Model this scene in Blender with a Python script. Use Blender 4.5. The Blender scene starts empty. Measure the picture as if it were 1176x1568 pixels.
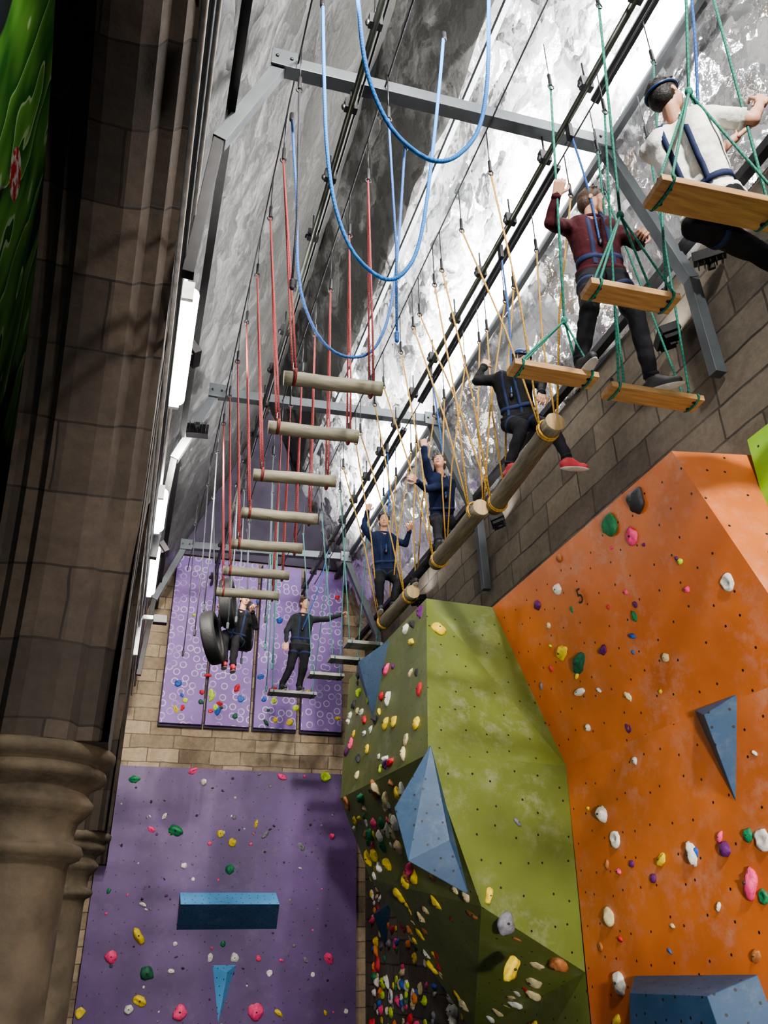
import bpy, bmesh, math, random
from mathutils import Vector, Matrix, noise
from mathutils.bvhtree import BVHTree
random.seed(7)
V=Vector
# ------------------------------------------------------------------ materials
def new_mat(name):
    m=bpy.data.materials.new(name); m.use_nodes=True
    nt=m.node_tree; b=nt.nodes["Principled BSDF"]
    return m,nt,b
def N(nt,t,**kw):
    n=nt.nodes.new(t)
    for k,v in kw.items(): setattr(n,k,v)
    return n
def L(nt,a,b): nt.links.new(a,b)
def math_n(nt,op,a,b=None,clamp=False):
    n=N(nt,"ShaderNodeMath",operation=op); n.use_clamp=clamp
    for i,v in enumerate((a,b)):
        if v is None: continue
        if isinstance(v,(int,float)): n.inputs[i].default_value=v
        else: L(nt,v,n.inputs[i])
    return n.outputs[0]
def mixc(nt,fac,a,b,mode='MIX'):
    n=N(nt,"ShaderNodeMix",data_type='RGBA',blend_type=mode)
    for s,v in ((n.inputs[0],fac),(n.inputs[6],a),(n.inputs[7],b)):
        if isinstance(v,(int,float)): s.default_value=v
        elif isinstance(v,tuple): s.default_value=(v[0],v[1],v[2],1)
        else: L(nt,v,s)
    return n.outputs[2]
def noise_n(nt,scale,detail=4,vec=None,rough=.55):
    n=N(nt,"ShaderNodeTexNoise"); n.inputs["Scale"].default_value=scale
    n.inputs["Detail"].default_value=detail; n.inputs["Roughness"].default_value=rough
    if vec is not None: L(nt,vec,n.inputs["Vector"])
    return n.outputs["Fac"]
def ramp(nt,f,a,b):
    n=N(nt,"ShaderNodeMapRange"); n.inputs[1].default_value=a; n.inputs[2].default_value=b
    L(nt,f,n.inputs[0]); return n.outputs[0]
def bump(nt,b,h,strength,dist=.01):
    n=N(nt,"ShaderNodeBump"); n.inputs["Strength"].default_value=strength; n.inputs["Distance"].default_value=dist
    L(nt,h,n.inputs["Height"]); L(nt,n.outputs[0],b.inputs["Normal"]); return n
def plain(name,c,rough=.6,metal=0,var=.25,vs=12,bs=0,bscale=60,spec=.4):
    m,nt,b=new_mat(name); co=N(nt,"ShaderNodeTexCoord").outputs["Object"]
    f=noise_n(nt,vs,5,co)
    d=tuple(x*(1-var) for x in c); l=tuple(min(1,x*(1+var)) for x in c)
    L(nt,mixc(nt,ramp(nt,f,.3,.7),d,l),b.inputs["Base Color"])
    b.inputs["Roughness"].default_value=rough; b.inputs["Metallic"].default_value=metal
    b.inputs["Specular IOR Level"].default_value=spec
    if bs: bump(nt,b,noise_n(nt,bscale,4,co),bs)
    return m
def panel(name,c,chalk=.35,rough=.5,dots=5.0,var=.18):
    m,nt,b=new_mat(name); tc=N(nt,"ShaderNodeTexCoord"); uv=tc.outputs["UV"]
    f=noise_n(nt,1.4,6,uv); g=noise_n(nt,6,9,uv,.78); g2=noise_n(nt,1.9,3,uv)
    d=tuple(x*(1-var) for x in c); l=tuple(min(1,x*(1+var)) for x in c)
    base=mixc(nt,ramp(nt,f,.35,.65),d,l)
    ck=tuple(min(1,x*.6+.24) for x in c)
    cm=math_n(nt,'MULTIPLY',ramp(nt,g,.48,.66),ramp(nt,g2,.40,.60),True)
    base=mixc(nt,math_n(nt,'MULTIPLY',cm,chalk,True),base,ck)
    v=N(nt,"ShaderNodeTexVoronoi",voronoi_dimensions='2D'); v.inputs["Scale"].default_value=dots; v.inputs["Randomness"].default_value=.55
    L(nt,uv,v.inputs["Vector"])
    hole=math_n(nt,'LESS_THAN',v.outputs["Distance"],.0085*dots)
    base=mixc(nt,hole,base,(.008,.008,.008))
    L(nt,base,b.inputs["Base Color"]); b.inputs["Roughness"].default_value=rough
    bump(nt,b,noise_n(nt,160,3,uv),.25,.002)
    return m
def stone(name,c1,c2,mortar,bw,bh,var=.5,msize=.008,bstr=.6,tint=(.3,.2,.12)):
    m,nt,b=new_mat(name); uv=N(nt,"ShaderNodeTexCoord").outputs["UV"]
    nz=N(nt,"ShaderNodeTexNoise"); nz.inputs["Scale"].default_value=2.5; L(nt,uv,nz.inputs["Vector"])
    vm=N(nt,"ShaderNodeVectorMath",operation='SCALE'); L(nt,nz.outputs["Color"],vm.inputs[0]); vm.inputs["Scale"].default_value=.05
    va=N(nt,"ShaderNodeVectorMath",operation='ADD'); L(nt,uv,va.inputs[0]); L(nt,vm.outputs[0],va.inputs[1])
    br=N(nt,"ShaderNodeTexBrick",offset=.43,squash=1.35,squash_frequency=3)
    br.inputs["Scale"].default_value=1; br.inputs["Brick Width"].default_value=bw; br.inputs["Row Height"].default_value=bh
    br.inputs["Mortar Size"].default_value=msize; br.inputs["Mortar Smooth"].default_value=.3
    br.inputs["Color1"].default_value=(*c1,1); br.inputs["Color2"].default_value=(*c2,1); br.inputs["Mortar"].default_value=(*mortar,1)
    L(nt,va.outputs[0],br.inputs["Vector"])
    f=noise_n(nt,1.6,8,uv,.65)
    col=mixc(nt,math_n(nt,'MULTIPLY',ramp(nt,f,.38,.72),var,True),br.outputs["Color"],tint,'MIX')
    g=noise_n(nt,14,6,uv,.7)
    col=mixc(nt,.6,col,mixc(nt,ramp(nt,g,.25,.75),(.45,.45,.45),(1.3,1.3,1.3)),'MULTIPLY')
    L(nt,col,b.inputs["Base Color"]); b.inputs["Roughness"].default_value=.9
    h=math_n(nt,'ADD',math_n(nt,'MULTIPLY',br.outputs["Fac"],-1.0),math_n(nt,'MULTIPLY',g,.6))
    bump(nt,b,h,bstr,.02)
    return m
def foil(name,c,rough,metal,facet,b1,scale=5):
    """crumpled sheet: tilted facets (warped voronoi cells) plus sharp creases"""
    m,nt,b=new_mat(name); co=N(nt,"ShaderNodeTexCoord").outputs["Object"]
    nz=N(nt,"ShaderNodeTexNoise"); nz.inputs["Scale"].default_value=2.2; nz.inputs["Detail"].default_value=5; L(nt,co,nz.inputs["Vector"])
    vs=N(nt,"ShaderNodeVectorMath",operation='SCALE'); L(nt,nz.outputs["Color"],vs.inputs[0]); vs.inputs["Scale"].default_value=.55
    va=N(nt,"ShaderNodeVectorMath",operation='ADD'); L(nt,co,va.inputs[0]); L(nt,vs.outputs[0],va.inputs[1])
    mp=N(nt,"ShaderNodeMapping"); mp.inputs["Scale"].default_value=(1.3,.75,1.0); mp.inputs["Rotation"].default_value=(.5,.2,.3); L(nt,va.outputs[0],mp.inputs[0])
    acc=N(nt,"ShaderNodeNewGeometry").outputs["Normal"]
    for sc,k in ((scale,facet),(scale*2.6,facet*.7),(scale*6,facet*.35)):
        v=N(nt,"ShaderNodeTexVoronoi"); v.inputs["Scale"].default_value=sc; L(nt,mp.outputs[0],v.inputs["Vector"])
        s1=N(nt,"ShaderNodeVectorMath",operation='SUBTRACT'); L(nt,v.outputs["Color"],s1.inputs[0]); s1.inputs[1].default_value=(.5,.5,.5)
        s2=N(nt,"ShaderNodeVectorMath",operation='SCALE'); L(nt,s1.outputs[0],s2.inputs[0]); s2.inputs["Scale"].default_value=k
        s3=N(nt,"ShaderNodeVectorMath",operation='ADD'); L(nt,acc,s3.inputs[0]); L(nt,s2.outputs[0],s3.inputs[1]); acc=s3.outputs[0]
    nn=N(nt,"ShaderNodeVectorMath",operation='NORMALIZE'); L(nt,acc,nn.inputs[0])
    e=N(nt,"ShaderNodeTexVoronoi",feature='DISTANCE_TO_EDGE'); e.inputs["Scale"].default_value=scale; L(nt,mp.outputs[0],e.inputs["Vector"])
    h=math_n(nt,'ADD',math_n(nt,'MINIMUM',e.outputs["Distance"],.15),math_n(nt,'MULTIPLY',noise_n(nt,7,5,co,.6),.6))
    bn=bump(nt,b,h,b1,.05); L(nt,nn.outputs[0],bn.inputs["Normal"])
    f=noise_n(nt,.8,4,co)
    L(nt,mixc(nt,ramp(nt,f,.35,.65),tuple(x*.72 for x in c),c),b.inputs["Base Color"])
    b.inputs["Roughness"].default_value=rough; b.inputs["Metallic"].default_value=metal
    return m
def wood(name,c1,c2,axis,rough=.6,scale=3):
    m,nt,b=new_mat(name); co=N(nt,"ShaderNodeTexCoord").outputs["Object"]
    mp=N(nt,"ShaderNodeMapping"); s=[14,14,14]; s[axis]=1.2; mp.inputs["Scale"].default_value=s; L(nt,co,mp.inputs[0])
    f=noise_n(nt,scale,8,mp.outputs[0],.65)
    L(nt,mixc(nt,ramp(nt,f,.3,.7),c1,c2),b.inputs["Base Color"]); b.inputs["Roughness"].default_value=rough
    bump(nt,b,f,.3,.005)
    return m
def emis(name,c,s):
    m,nt,b=new_mat(name); b.inputs["Base Color"].default_value=(*c,1)
    b.inputs["Emission Color"].default_value=(*c,1); b.inputs["Emission Strength"].default_value=s
    return m
def rope_mat(name,c):
    m,nt,b=new_mat(name); co=N(nt,"ShaderNodeTexCoord").outputs["Object"]
    w=N(nt,"ShaderNodeTexWave",wave_type='BANDS',bands_direction='DIAGONAL'); w.inputs["Scale"].default_value=28; w.inputs["Distortion"].default_value=1
    L(nt,co,w.inputs["Vector"])
    L(nt,mixc(nt,w.outputs["Fac"],tuple(x*.55 for x in c),c),b.inputs["Base Color"]); b.inputs["Roughness"].default_value=.75
    bump(nt,b,w.outputs["Fac"],.4,.004)
    return m
M={}
M['stone_end']=stone('warm_ashlar_stone',(.38,.295,.20),(.13,.098,.068),(.07,.055,.04),.46,.2,tint=(.44,.35,.245))
M['stone_right']=stone('grey_brown_ashlar_stone',(.15,.128,.098),(.052,.043,.034),(.020,.017,.014),.62,.27,tint=(.20,.172,.135),msize=.011)
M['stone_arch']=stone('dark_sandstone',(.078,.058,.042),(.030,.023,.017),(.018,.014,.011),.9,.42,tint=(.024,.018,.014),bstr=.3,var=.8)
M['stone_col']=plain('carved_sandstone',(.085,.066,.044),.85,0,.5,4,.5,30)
M['purple']=panel('purple_painted_panel',(.080,.040,.135),.14)
M['purple_dark']=plain('panel_edge_dark',(.03,.018,.05),.7)
M['orange']=panel('orange_painted_panel',(.53,.145,.034),.5,.45)
M['green']=panel('green_painted_panel',(.108,.140,.028),.38,.45)
M['green_under']=panel('lightened_green_underside_panel',(.13,.16,.03),.3,.5)  # same green, lightened to offset the shade under the overhang
M['lime']=panel('lime_panel',(.25,.5,.03),.2)
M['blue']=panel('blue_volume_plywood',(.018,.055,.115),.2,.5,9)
M['blue_pale_lit']=panel('pale_and_lit_blue_plywood',(.12,.38,.68),.3,.5,9)
M['foil']=foil('silver_foil_insulation',(.97,.97,.98),.17,.80,.85,.7,3.0)
M['membrane']=foil('grey_roof_membrane',(.095,.094,.09),.36,.5,.24,.4,3)
M['steel']=plain('grey_painted_steel',(.070,.080,.088),.45,.3,.15,6)
M['rail']=plain('galvanised_rail',(.05,.056,.046),.4,.7,.2,8)
M['black']=plain('black_rubber',(.012,.012,.013),.6,0,.2,10,.3,40)
M['blackmetal']=plain('black_metal',(.015,.015,.017),.45,.4)
M['wire']=plain('steel_wire',(.05,.05,.055),.4,.9)
M['log']=wood('weathered_log',(.10,.09,.06),(.24,.22,.155),0)
M['logy']=wood('weathered_log_beam',(.055,.046,.032),(.17,.15,.10),1)
M['logend']=wood('sawn_log_end',(.22,.15,.07),(.40,.28,.14),2)
M['plank']=wood('worn_pine_plank',(.22,.12,.05),(.43,.26,.11),0,.45)
M['greyplank']=wood('grey_plank',(.12,.12,.11),(.24,.24,.22),0,.6)
for k,c in dict(rred=(.22,.022,.022),ryel=(.46,.26,.04),rgreen=(.012,.17,.12),rblue=(.02,.20,.62),rblue2=(.02,.10,.34),rgrey=(.07,.085,.095),rblack=(.02,.02,.03),rteal=(.04,.16,.15)).items():
    M[k]=rope_mat('rope_'+k[1:],c)
M['white']=plain('white_painted_metal',(.75,.75,.72),.5)
M['tube']=emis('fluorescent_tube_glow',(1,.98,.93),44)
M['floor']=plain('grey_blue_safety_mat',(.10,.11,.13),.8,0,.3,3)
M['plaster']=plain('dark_plaster',(.04,.034,.052),.9,0,.3,3)
M['skin']=plain('skin',(.50,.27,.185),.5,0,.08,20)
M['lips']=plain('lips',(.42,.15,.12),.5)
M['eyew']=plain('eye_white',(.75,.73,.70),.3,0,.02)
M['eyed']=plain('eye_iris',(.03,.02,.015),.2)
def cloth(n,c): return plain(n,c,.85,0,.3,9,.5,35,.2)
M['tee_white']=cloth('white_cotton',(.78,.76,.71)); M['maroon']=cloth('maroon_cotton',(.040,.007,.010))
M['navy']=cloth('navy_fleece',(.008,.014,.045)); M['blackcloth']=cloth('black_cloth',(.010,.010,.012))
M['darkgrey']=cloth('charcoal_cotton',(.018,.021,.024)); M['trousers']=cloth('black_trousers',(.009,.009,.012))
M['harness']=plain('blue_webbing',(.005,.014,.055),.8)
M['hair']=plain('brown_hair',(.045,.025,.014),.6,0,.5,30,.6,90); M['hairdark']=plain('dark_hair',(.012,.009,.008),.6,0,.5,30,.6,90)
M['helmet_blue']=plain('blue_helmet_plastic',(.012,.035,.11),.35); M['shoe_black']=plain('black_shoe',(.02,.02,.022),.6)
M['shoe_red']=plain('red_shoe',(.30,.025,.035),.6); M['sole']=plain('pale_rubber_sole',(.40,.38,.35),.6)
HC=dict(white=(.62,.60,.54),cream=(.55,.46,.26),yellow=(.62,.46,.04),lime=(.45,.62,.05),green=(.02,.17,.07),dkgreen=(.015,.09,.05),pink=(.72,.07,.19),
        red=(.5,.03,.04),purple=(.10,.015,.12),gray=(.16,.16,.18),black=(.025,.025,.03),brown=(.33,.13,.045),blue=(.03,.10,.38),orange=(.6,.18,.03))
for k,c in HC.items(): M['h_'+k]=plain('hold_resin_'+k,c,.55,0,.2,40,.35,120)

# ------------------------------------------------------------------ mesh builder
def frame(d,up=None):
    d=d.normalized(); a=up if up else (V((0,0,1)) if abs(d.z)<.95 else V((1,0,0)))
    r=d.cross(a).normalized(); return r, r.cross(d).normalized()
def ico(sub):
    t=bmesh.new(); bmesh.ops.create_icosphere(t,subdivisions=sub,radius=1); t.verts.index_update()
    r=([v.co.copy() for v in t.verts],[[v.index for v in f.verts] for f in t.faces]); t.free(); return r
ICO={2:ico(2),3:ico(3)}
class B:
    def __init__(s): s.bm=bmesh.new(); s.mats=[]
    def mi(s,m):
        if isinstance(m,str): m=M[m]
        if m not in s.mats: s.mats.append(m)
        return s.mats.index(m)
    def face(s,vs,m,smooth=False):
        try: f=s.bm.faces.new(vs)
        except ValueError: return None
        f.material_index=s.mi(m); f.smooth=smooth; return f
    def poly(s,pts,m): return s.face([s.bm.verts.new(V(p)) for p in pts],m)
    def tube(s,pts,r,m,n=8,radii=None,cap=True,closed=False):
        pts=[V(p) for p in pts]; k=len(pts); rings=[]
        R,Uv=frame(pts[1]-pts[0])
        for i,p in enumerate(pts):
            if closed: t=(pts[(i+1)%k]-pts[i-1])
            else: t=(pts[min(i+1,k-1)]-pts[max(i-1,0)])
            t.normalize(); R=(R-t*R.dot(t))
            if R.length<1e-6: R,_=frame(t)
            R.normalize(); W=t.cross(R); rr=radii[i] if radii else r
            rings.append([s.bm.verts.new(p+(R*math.cos(2*math.pi*j/n)+W*math.sin(2*math.pi*j/n))*rr) for j in range(n)])
        rng=range(k) if closed else range(k-1)
        for i in rng:
            a,b=rings[i],rings[(i+1)%k]
            for j in range(n): s.face([a[j],a[(j+1)%n],b[(j+1)%n],b[j]],m,True)
        if cap and not closed: s.face(rings[0][::-1],m); s.face(rings[-1],m)
        return rings
    def capsule(s,a,b,r1,r2,m,n=12):
        a,b=V(a),V(b); d=(b-a)
        if d.length<1e-5: d=V((0,0,1e-4))
        u=d.normalized(); P=[];Rr=[]
        for i in range(5):
            ph=math.pi/2*(i+.15)/5; P.append(a-u*r1*math.cos(ph)); Rr.append(r1*math.sin(ph))
        P+= [a,b]; Rr+=[r1,r2]
        for i in range(4,-1,-1):
            ph=math.pi/2*(i+.15)/5; P.append(b+u*r2*math.cos(ph)); Rr.append(r2*math.sin(ph))
        s.tube(P,0,m,n,Rr)
    def ell(s,c,rad,m,rot=None,u=20,v=12):
        c=V(c); rot=rot or Matrix.Identity(3); rings=[]
        for i in range(1,v):
            ph=math.pi*i/v
            rings.append([s.bm.verts.new(c+rot@V((rad[0]*math.sin(ph)*math.cos(2*math.pi*j/u),rad[1]*math.sin(ph)*math.sin(2*math.pi*j/u),rad[2]*math.cos(ph)))) for j in range(u)])
        t=s.bm.verts.new(c+rot@V((0,0,rad[2]))); e=s.bm.verts.new(c-rot@V((0,0,rad[2])))
        for a,b in zip(rings,rings[1:]):
            for j in range(u): s.face([a[j],b[j],b[(j+1)%u],a[(j+1)%u]],m,True)
        for j in range(u): s.face([t,rings[0][j],rings[0][(j+1)%u]],m,True); s.face([e,rings[-1][(j+1)%u],rings[-1][j]],m,True)
    def box(s,c,size,m,rot=None):
        c=V(c); rot=rot or Matrix.Identity(3); sx,sy,sz=[x/2 for x in size]
        v=[s.bm.verts.new(c+rot@V((x*sx,y*sy,z*sz))) for x in (-1,1) for y in (-1,1) for z in (-1,1)]
        for q in ((0,1,3,2),(4,6,7,5),(0,4,5,1),(2,3,7,6),(0,2,6,4),(1,5,7,3)): s.face([v[i] for i in q],m)
    def beam(s,a,b,w,h,m):
        a,b=V(a),V(b); d=b-a; r,u=frame(d); rot=Matrix((r,d.normalized(),u)).transposed()
        s.box((a+b)/2,(w,d.length,h),m,rot)
    def hull(s,pts,m):
        vs=[s.bm.verts.new(V(p)) for p in pts]
        g=bmesh.ops.convex_hull(s.bm,input=vs); mi=s.mi(m)
        for f in g['geom']:
            if isinstance(f,bmesh.types.BMFace): f.material_index=mi
    def lathe(s,prof,c,m,n=40):
        c=V(c); rings=[[s.bm.verts.new(c+V((r*math.cos(2*math.pi*j/n),r*math.sin(2*math.pi*j/n),z))) for j in range(n)] for r,z in prof]
        for a,b in zip(rings,rings[1:]):
            for j in range(n): s.face([a[j],a[(j+1)%n],b[(j+1)%n],b[j]],m,True)
        s.face(rings[0][::-1],m); s.face(rings[-1],m)
    def add_mesh(s,me,fn):
        vs=[s.bm.verts.new(v.co) for v in me.vertices]
        if isinstance(fn,str):
            for p in me.polygons: s.face([vs[i] for i in p.vertices],fn,True)
        else:
            for p in me.polygons: s.face([vs[i] for i in p.vertices],fn(p.center),True)
    def finish(s,name,bevel=0,uv=True,normals=True):
        if normals: bmesh.ops.recalc_face_normals(s.bm,faces=s.bm.faces)
        if uv:
            s.bm.normal_update()
            ul=s.bm.loops.layers.uv.verify()
            for f in s.bm.faces:
                n=f.normal
                if abs(n.z)>.95: a,b=V((1,0,0)),V((0,1,0))
                else:
                    a=V((0,0,1)).cross(n)
                    if a.length<1e-6: a=V((1,0,0))
                    a.normalize(); b=n.cross(a)
                for l in f.loops: l[ul].uv=(l.vert.co.dot(a),l.vert.co.dot(b))
        me=bpy.data.meshes.new(name); s.bm.to_mesh(me); s.bm.free()
        for m in s.mats: me.materials.append(m)
        o=bpy.data.objects.new(name,me); bpy.context.collection.objects.link(o)
        if bevel:
            md=o.modifiers.new('bevel','BEVEL'); md.width=bevel; md.segments=2; md.limit_method='ANGLE'; md.angle_limit=.7
        return o
def voxel(b,size,smooth=3,fac=.5):
    me=bpy.data.meshes.new('tmp'); b.bm.to_mesh(me); b.bm.free()
    o=bpy.data.objects.new('tmp',me); bpy.context.collection.objects.link(o)
    r=o.modifiers.new('r','REMESH'); r.mode='VOXEL'; r.voxel_size=size
    if smooth: q=o.modifiers.new('s','SMOOTH'); q.iterations=smooth; q.factor=fac
    dg=bpy.context.evaluated_depsgraph_get()
    out=bpy.data.meshes.new_from_object(o.evaluated_get(dg)); bpy.data.objects.remove(o); return out
def smooth_path(P,k=6):
    P=[V(p) for p in P]; out=[]
    for i in range(len(P)-1):
        p0=P[max(i-1,0)];p1=P[i];p2=P[i+1];p3=P[min(i+2,len(P)-1)]
        for j in range(k):
            t=j/k; out.append(.5*((2*p1)+(p2-p0)*t+(2*p0-5*p1+4*p2-p3)*t*t+(3*p1-p0-3*p2+p3)*t**3))
    out.append(P[-1]); return out

# ------------------------------------------------------------------ people
def make_hand(bd,w,d,pn,side,s,curl):
    d=V(d).normalized(); pn=V(pn); pn=(pn-d*pn.dot(d)).normalized(); t=d.cross(pn)*side
    w=V(w); h=B(); r=.0088*s
    for i,o in enumerate((.030,.010,-.010,-.029)):
        k=w+d*(.088-.004*abs(i-1))*s+t*o*s
        h.capsule(w+t*o*.6*s,k,.014*s,.0115*s,'skin',10)
        ln=(.078,.086,.080,.064)[i]*s; p=k; ang=0
        for j,fr in enumerate((.45,.31,.24)):
            ang+=curl*(.75,1.0,.8)[j]+(.05*i); q=p+(d*math.cos(ang)+pn*math.sin(ang)+t*(.02*(1.5-i)))*ln*fr
            h.capsule(p,q,r*(1-.06*j),r*(.95-.08*j),'skin',8); p=q
    p=w+d*.028*s+t*.028*s; q=p+(d*.55+t*.75+pn*.25).normalized()*.038*s; u=q+(d*.75+t*.15+pn*(.35+.4*curl)).normalized()*.032*s; z=u+(d*.6-t*.2+pn*(.4+.6*curl)).normalized()*.024*s
    h.capsule(p,q,.0135*s,.011*s,'skin',8); h.capsule(q,u,.0108*s,.0095*s,'skin',8); h.capsule(u,z,.0095*s,.008*s,'skin',8)
    bd.add_mesh(voxel(h,.0036,2),'skin')
def make_head(bd,c,f,up,h,hair,gear,nb):
    f=V(f).normalized(); up=V(up); r=f.cross(up).normalized(); up=r.cross(f).normalized(); R=Matrix((r,f,up)).transposed(); c=V(c)
    T=lambda x,y,z: c+R@V((x,y,z))*h
    q=B()
    def E(x,y,z,a,b_,d): q.ell(T(x,y,z),(a*h,b_*h,d*h),'skin',R)
    E(0,-.05,.13,.325,.41,.36); E(0,.08,-.14,.26,.28,.33); E(0,.20,-.36,.13,.12,.10); E(0,.05,-.30,.22,.24,.14)
    for sx in (-1,1): E(sx*.33,-.03,-.04,.035,.07,.11); E(sx*.15,.22,-.12,.11,.11,.12)
    q.capsule(T(-.14,.315,.075),T(.14,.315,.075),.05*h,.05*h,'skin'); q.capsule(T(0,.35,.05),T(0,.425,-.12),.03*h,.052*h,'skin')
    q.capsule(T(-.04,.38,-.13),T(.04,.38,-.13),.035*h,.035*h,'skin'); q.capsule(T(0,-.06,-.3),T(0,-.06,-.3).lerp(V(nb),.55),.2*h,.21*h,'skin')
    bd.add_mesh(voxel(q,.0055,2),'skin')
    for sx in (-1,1):
        bd.ell(T(sx*.135,.315,.0),(.062*h,.045*h,.034*h),'eyew',R,12,8); bd.ell(T(sx*.135,.352,.0),(.026*h,.016*h,.028*h),'eyed',R,10,8)
        bd.capsule(T(sx*.07,.375,.095),T(sx*.2,.325,.10),.013*h,.010*h,'hairdark',6)
    bd.capsule(T(-.075,.345,-.255),T(.075,.345,-.255),.022*h,.022*h,'lips',8); bd.capsule(T(-.055,.345,-.285),T(.055,.345,-.285),.026*h,.026*h,'lips',8)
    hm='hairdark' if hair=='dark' else 'hair'
    q=B()
    q.ell(T(0,-.09,.17),(.365*h,.43*h,.37*h),hm,R); q.ell(T(0,-.2,-.05),(.33*h,.3*h,.3*h),hm,R)
    rnd=random.Random(int(c.x*1000))
    for i in range(46):
        a=rnd.uniform(0,6.28); e=rnd.uniform(.25,1.35); x,y,z=math.cos(a)*math.cos(e)*.35,math.sin(a)*math.cos(e)*.41-.07,math.sin(e)*.36+.19
        if y>.25 and z<.25: z=.3
        q.capsule(T(x,y,z),T(x*1.1+.05,y*1.08+.07,z-.05),.05*h,.03*h,hm,6)
    bd.add_mesh(voxel(q,.006,1),hm)
    if gear=='band':
        bd.tube([T(.385*math.cos(a),.455*math.sin(a)-.08,.17+.05*math.sin(a)) for a in [2*math.pi*j/28 for j in range(28)]],.038*h,'helmet_blue',8,closed=True)
    elif gear:
        n=28; rows=[]
        for k in range(9):
            e=math.pi/2*k/8; rows.append([T(.40*math.cos(e)*math.cos(a),.47*math.cos(e)*math.sin(a)-.06,.20+.37*math.sin(e)) for a in [2*math.pi*j/n for j in range(n)]])
        rv=[[bd.bm.verts.new(p) for p in rw] for rw in rows[:-1]]; top=bd.bm.verts.new(T(0,-.06,.57))
        for a,b_ in zip(rv,rv[1:]):
            for j in range(n): bd.face([a[j],a[(j+1)%n],b_[(j+1)%n],b_[j]],gear,True)
        for j in range(n): bd.face([rv[-1][j],rv[-1][(j+1)%n],top],gear,True)
        bd.tube(rows[0],.022*h,gear,6,closed=True)
        for sx in (-1,1): bd.tube([T(sx*.39,.0,.2),T(sx*.33,.05,-.2),T(0,.17,-.47)],.008,'blackmetal',6)
def person(name,J,s,shirt,legs,shoe,face,hair='brown',gear=None,up=(0,0,1),sleeve='long',footdir=None,curl=(1.0,1.0),rail=None,palm=None,headh=.215,foot2=None):
    J={k:V(v) for k,v in J.items()}; bd=B(); seg=[]
    sm=(J['sA']+J['sB'])/2; hm_=(J['hA']+J['hB'])/2
    def S(lab,a,b_,r1,r2): seg.append((lab,V(a),V(b_),r1*s,r2*s))
    fd=V(face); fd.z=0; fd.normalize()
    for k in 'AB':
        sh,hp=J['s'+k],J['h'+k]
        S('shirt',sh.lerp(sm,.45),hp.lerp(hm_,.35)+V((0,0,.05*s)),.098,.094)
        S('shirt',sh,sm,.058,.07)
        if sleeve=='long': S('shirt',sh,J['e'+k],.058,.046)
        else: S('shirt',sh,sh.lerp(J['e'+k],.62),.060,.056); S('fore',sh,J['e'+k],.046,.040)
        S('fore',J['e'+k],J['w'+k],.043 if sleeve=='long' else .038,.031 if sleeve=='long' else .025)
        S('legs',hp,J['k'+k],.088,.064); S('legs',J['k'+k],J['a'+k]+V((0,0,.02)),.064,.046)
        fo=V(footdir) if footdir else fd
        if foot2 and k=='B': fo=V(foot2)
        fo=fo.normalized(); an=J['a'+k]
        S('shoe',an-fo*.05*s-V((0,0,.045*s)),an+fo*.15*s-V((0,0,.05*s)),.036,.032); S('shoe',an,an+fo*.07*s-V((0,0,.03*s)),.042,.036)
    S('legs',J['hA'],J['hB'],.096,.096)
    S('neck',sm+V((0,0,.02)),sm.lerp(J['head'],.75),.052,.048)
    q=B()
    for lab,a,b_,r1,r2 in seg: q.capsule(a,b_,r1,r2,'skin',14)
    me=voxel(q,.0115,3)
    mats={'shirt':shirt,'fore':shirt if sleeve=='long' else 'skin','legs':legs,'shoe':shoe,'neck':'skin'}
    pre=[(l,a,b_-a,max((b_-a).length_squared,1e-9),r1,r2) for l,a,b_,r1,r2 in seg]
    def lab(c):
        best=9;bl=None
        for l,a,ab,q2,r1,r2 in pre:
            w_=c-a; t=w_.dot(ab)/q2; t=0 if t<0 else (1 if t>1 else t); d=(w_-ab*t).length-(r1+(r2-r1)*t)
            if d<best: best=d;bl=l
        return mats[bl]
    for v in me.vertices:
        c=v.co; k=noise.noise(V((c.x*9,c.y*9,c.z*18)))
        v.co=c+v.normal*k*.009
    bd.add_mesh(me,lab)
    for k in 'AB':
        an=J['a'+k]; fo=(V(foot2) if (foot2 and k=='B') else (V(footdir) if footdir else fd)).normalized(); rr=fo.cross(V((0,0,1))); rot=Matrix((rr,fo,V((0,0,1)))).transposed()
        bd.ell(an+fo*.055*s-V((0,0,.083*s)),(.040*s,.138*s,.011*s),'sole',rot,20,8)
    for i,k in enumerate('AB'):
        d=(J['w'+k]-J['e'+k]).normalized(); pn=V(palm[i]) if palm else fd
        make_hand(bd,J['w'+k],d,pn,1 if i else -1,s,curl[i])
    make_head(bd,J['head'],face,up,headh*s,hair,gear,sm)
    # webbing, hems and cuffs laid on the body surface
    bvh=BVHTree.FromPolygons([v.co.copy() for v in me.vertices],[tuple(p.vertices) for p in me.polygons])
    def hit(o,d,far):
        h=bvh.ray_cast(V(o),V(d),far)[0]
        return h if h is not None else None
    def ribbon(pts,outs,wid,hw,m,closed=True,off=.004):
        rows=[]
        for p,o,w_ in zip(pts,outs,wid): rows.append([bd.bm.verts.new(p+w_*(-hw)-o*.006),bd.bm.verts.new(p+w_*(-hw)+o*off),bd.bm.verts.new(p+w_*hw+o*off),bd.bm.verts.new(p+w_*hw-o*.006)])
        k=len(rows)
        for i in range(k if closed else k-1):
            a_,b_=rows[i],rows[(i+1)%k]
            for j in range(3): bd.face([a_[j],a_[j+1],b_[j+1],b_[j]],m,True)
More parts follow.
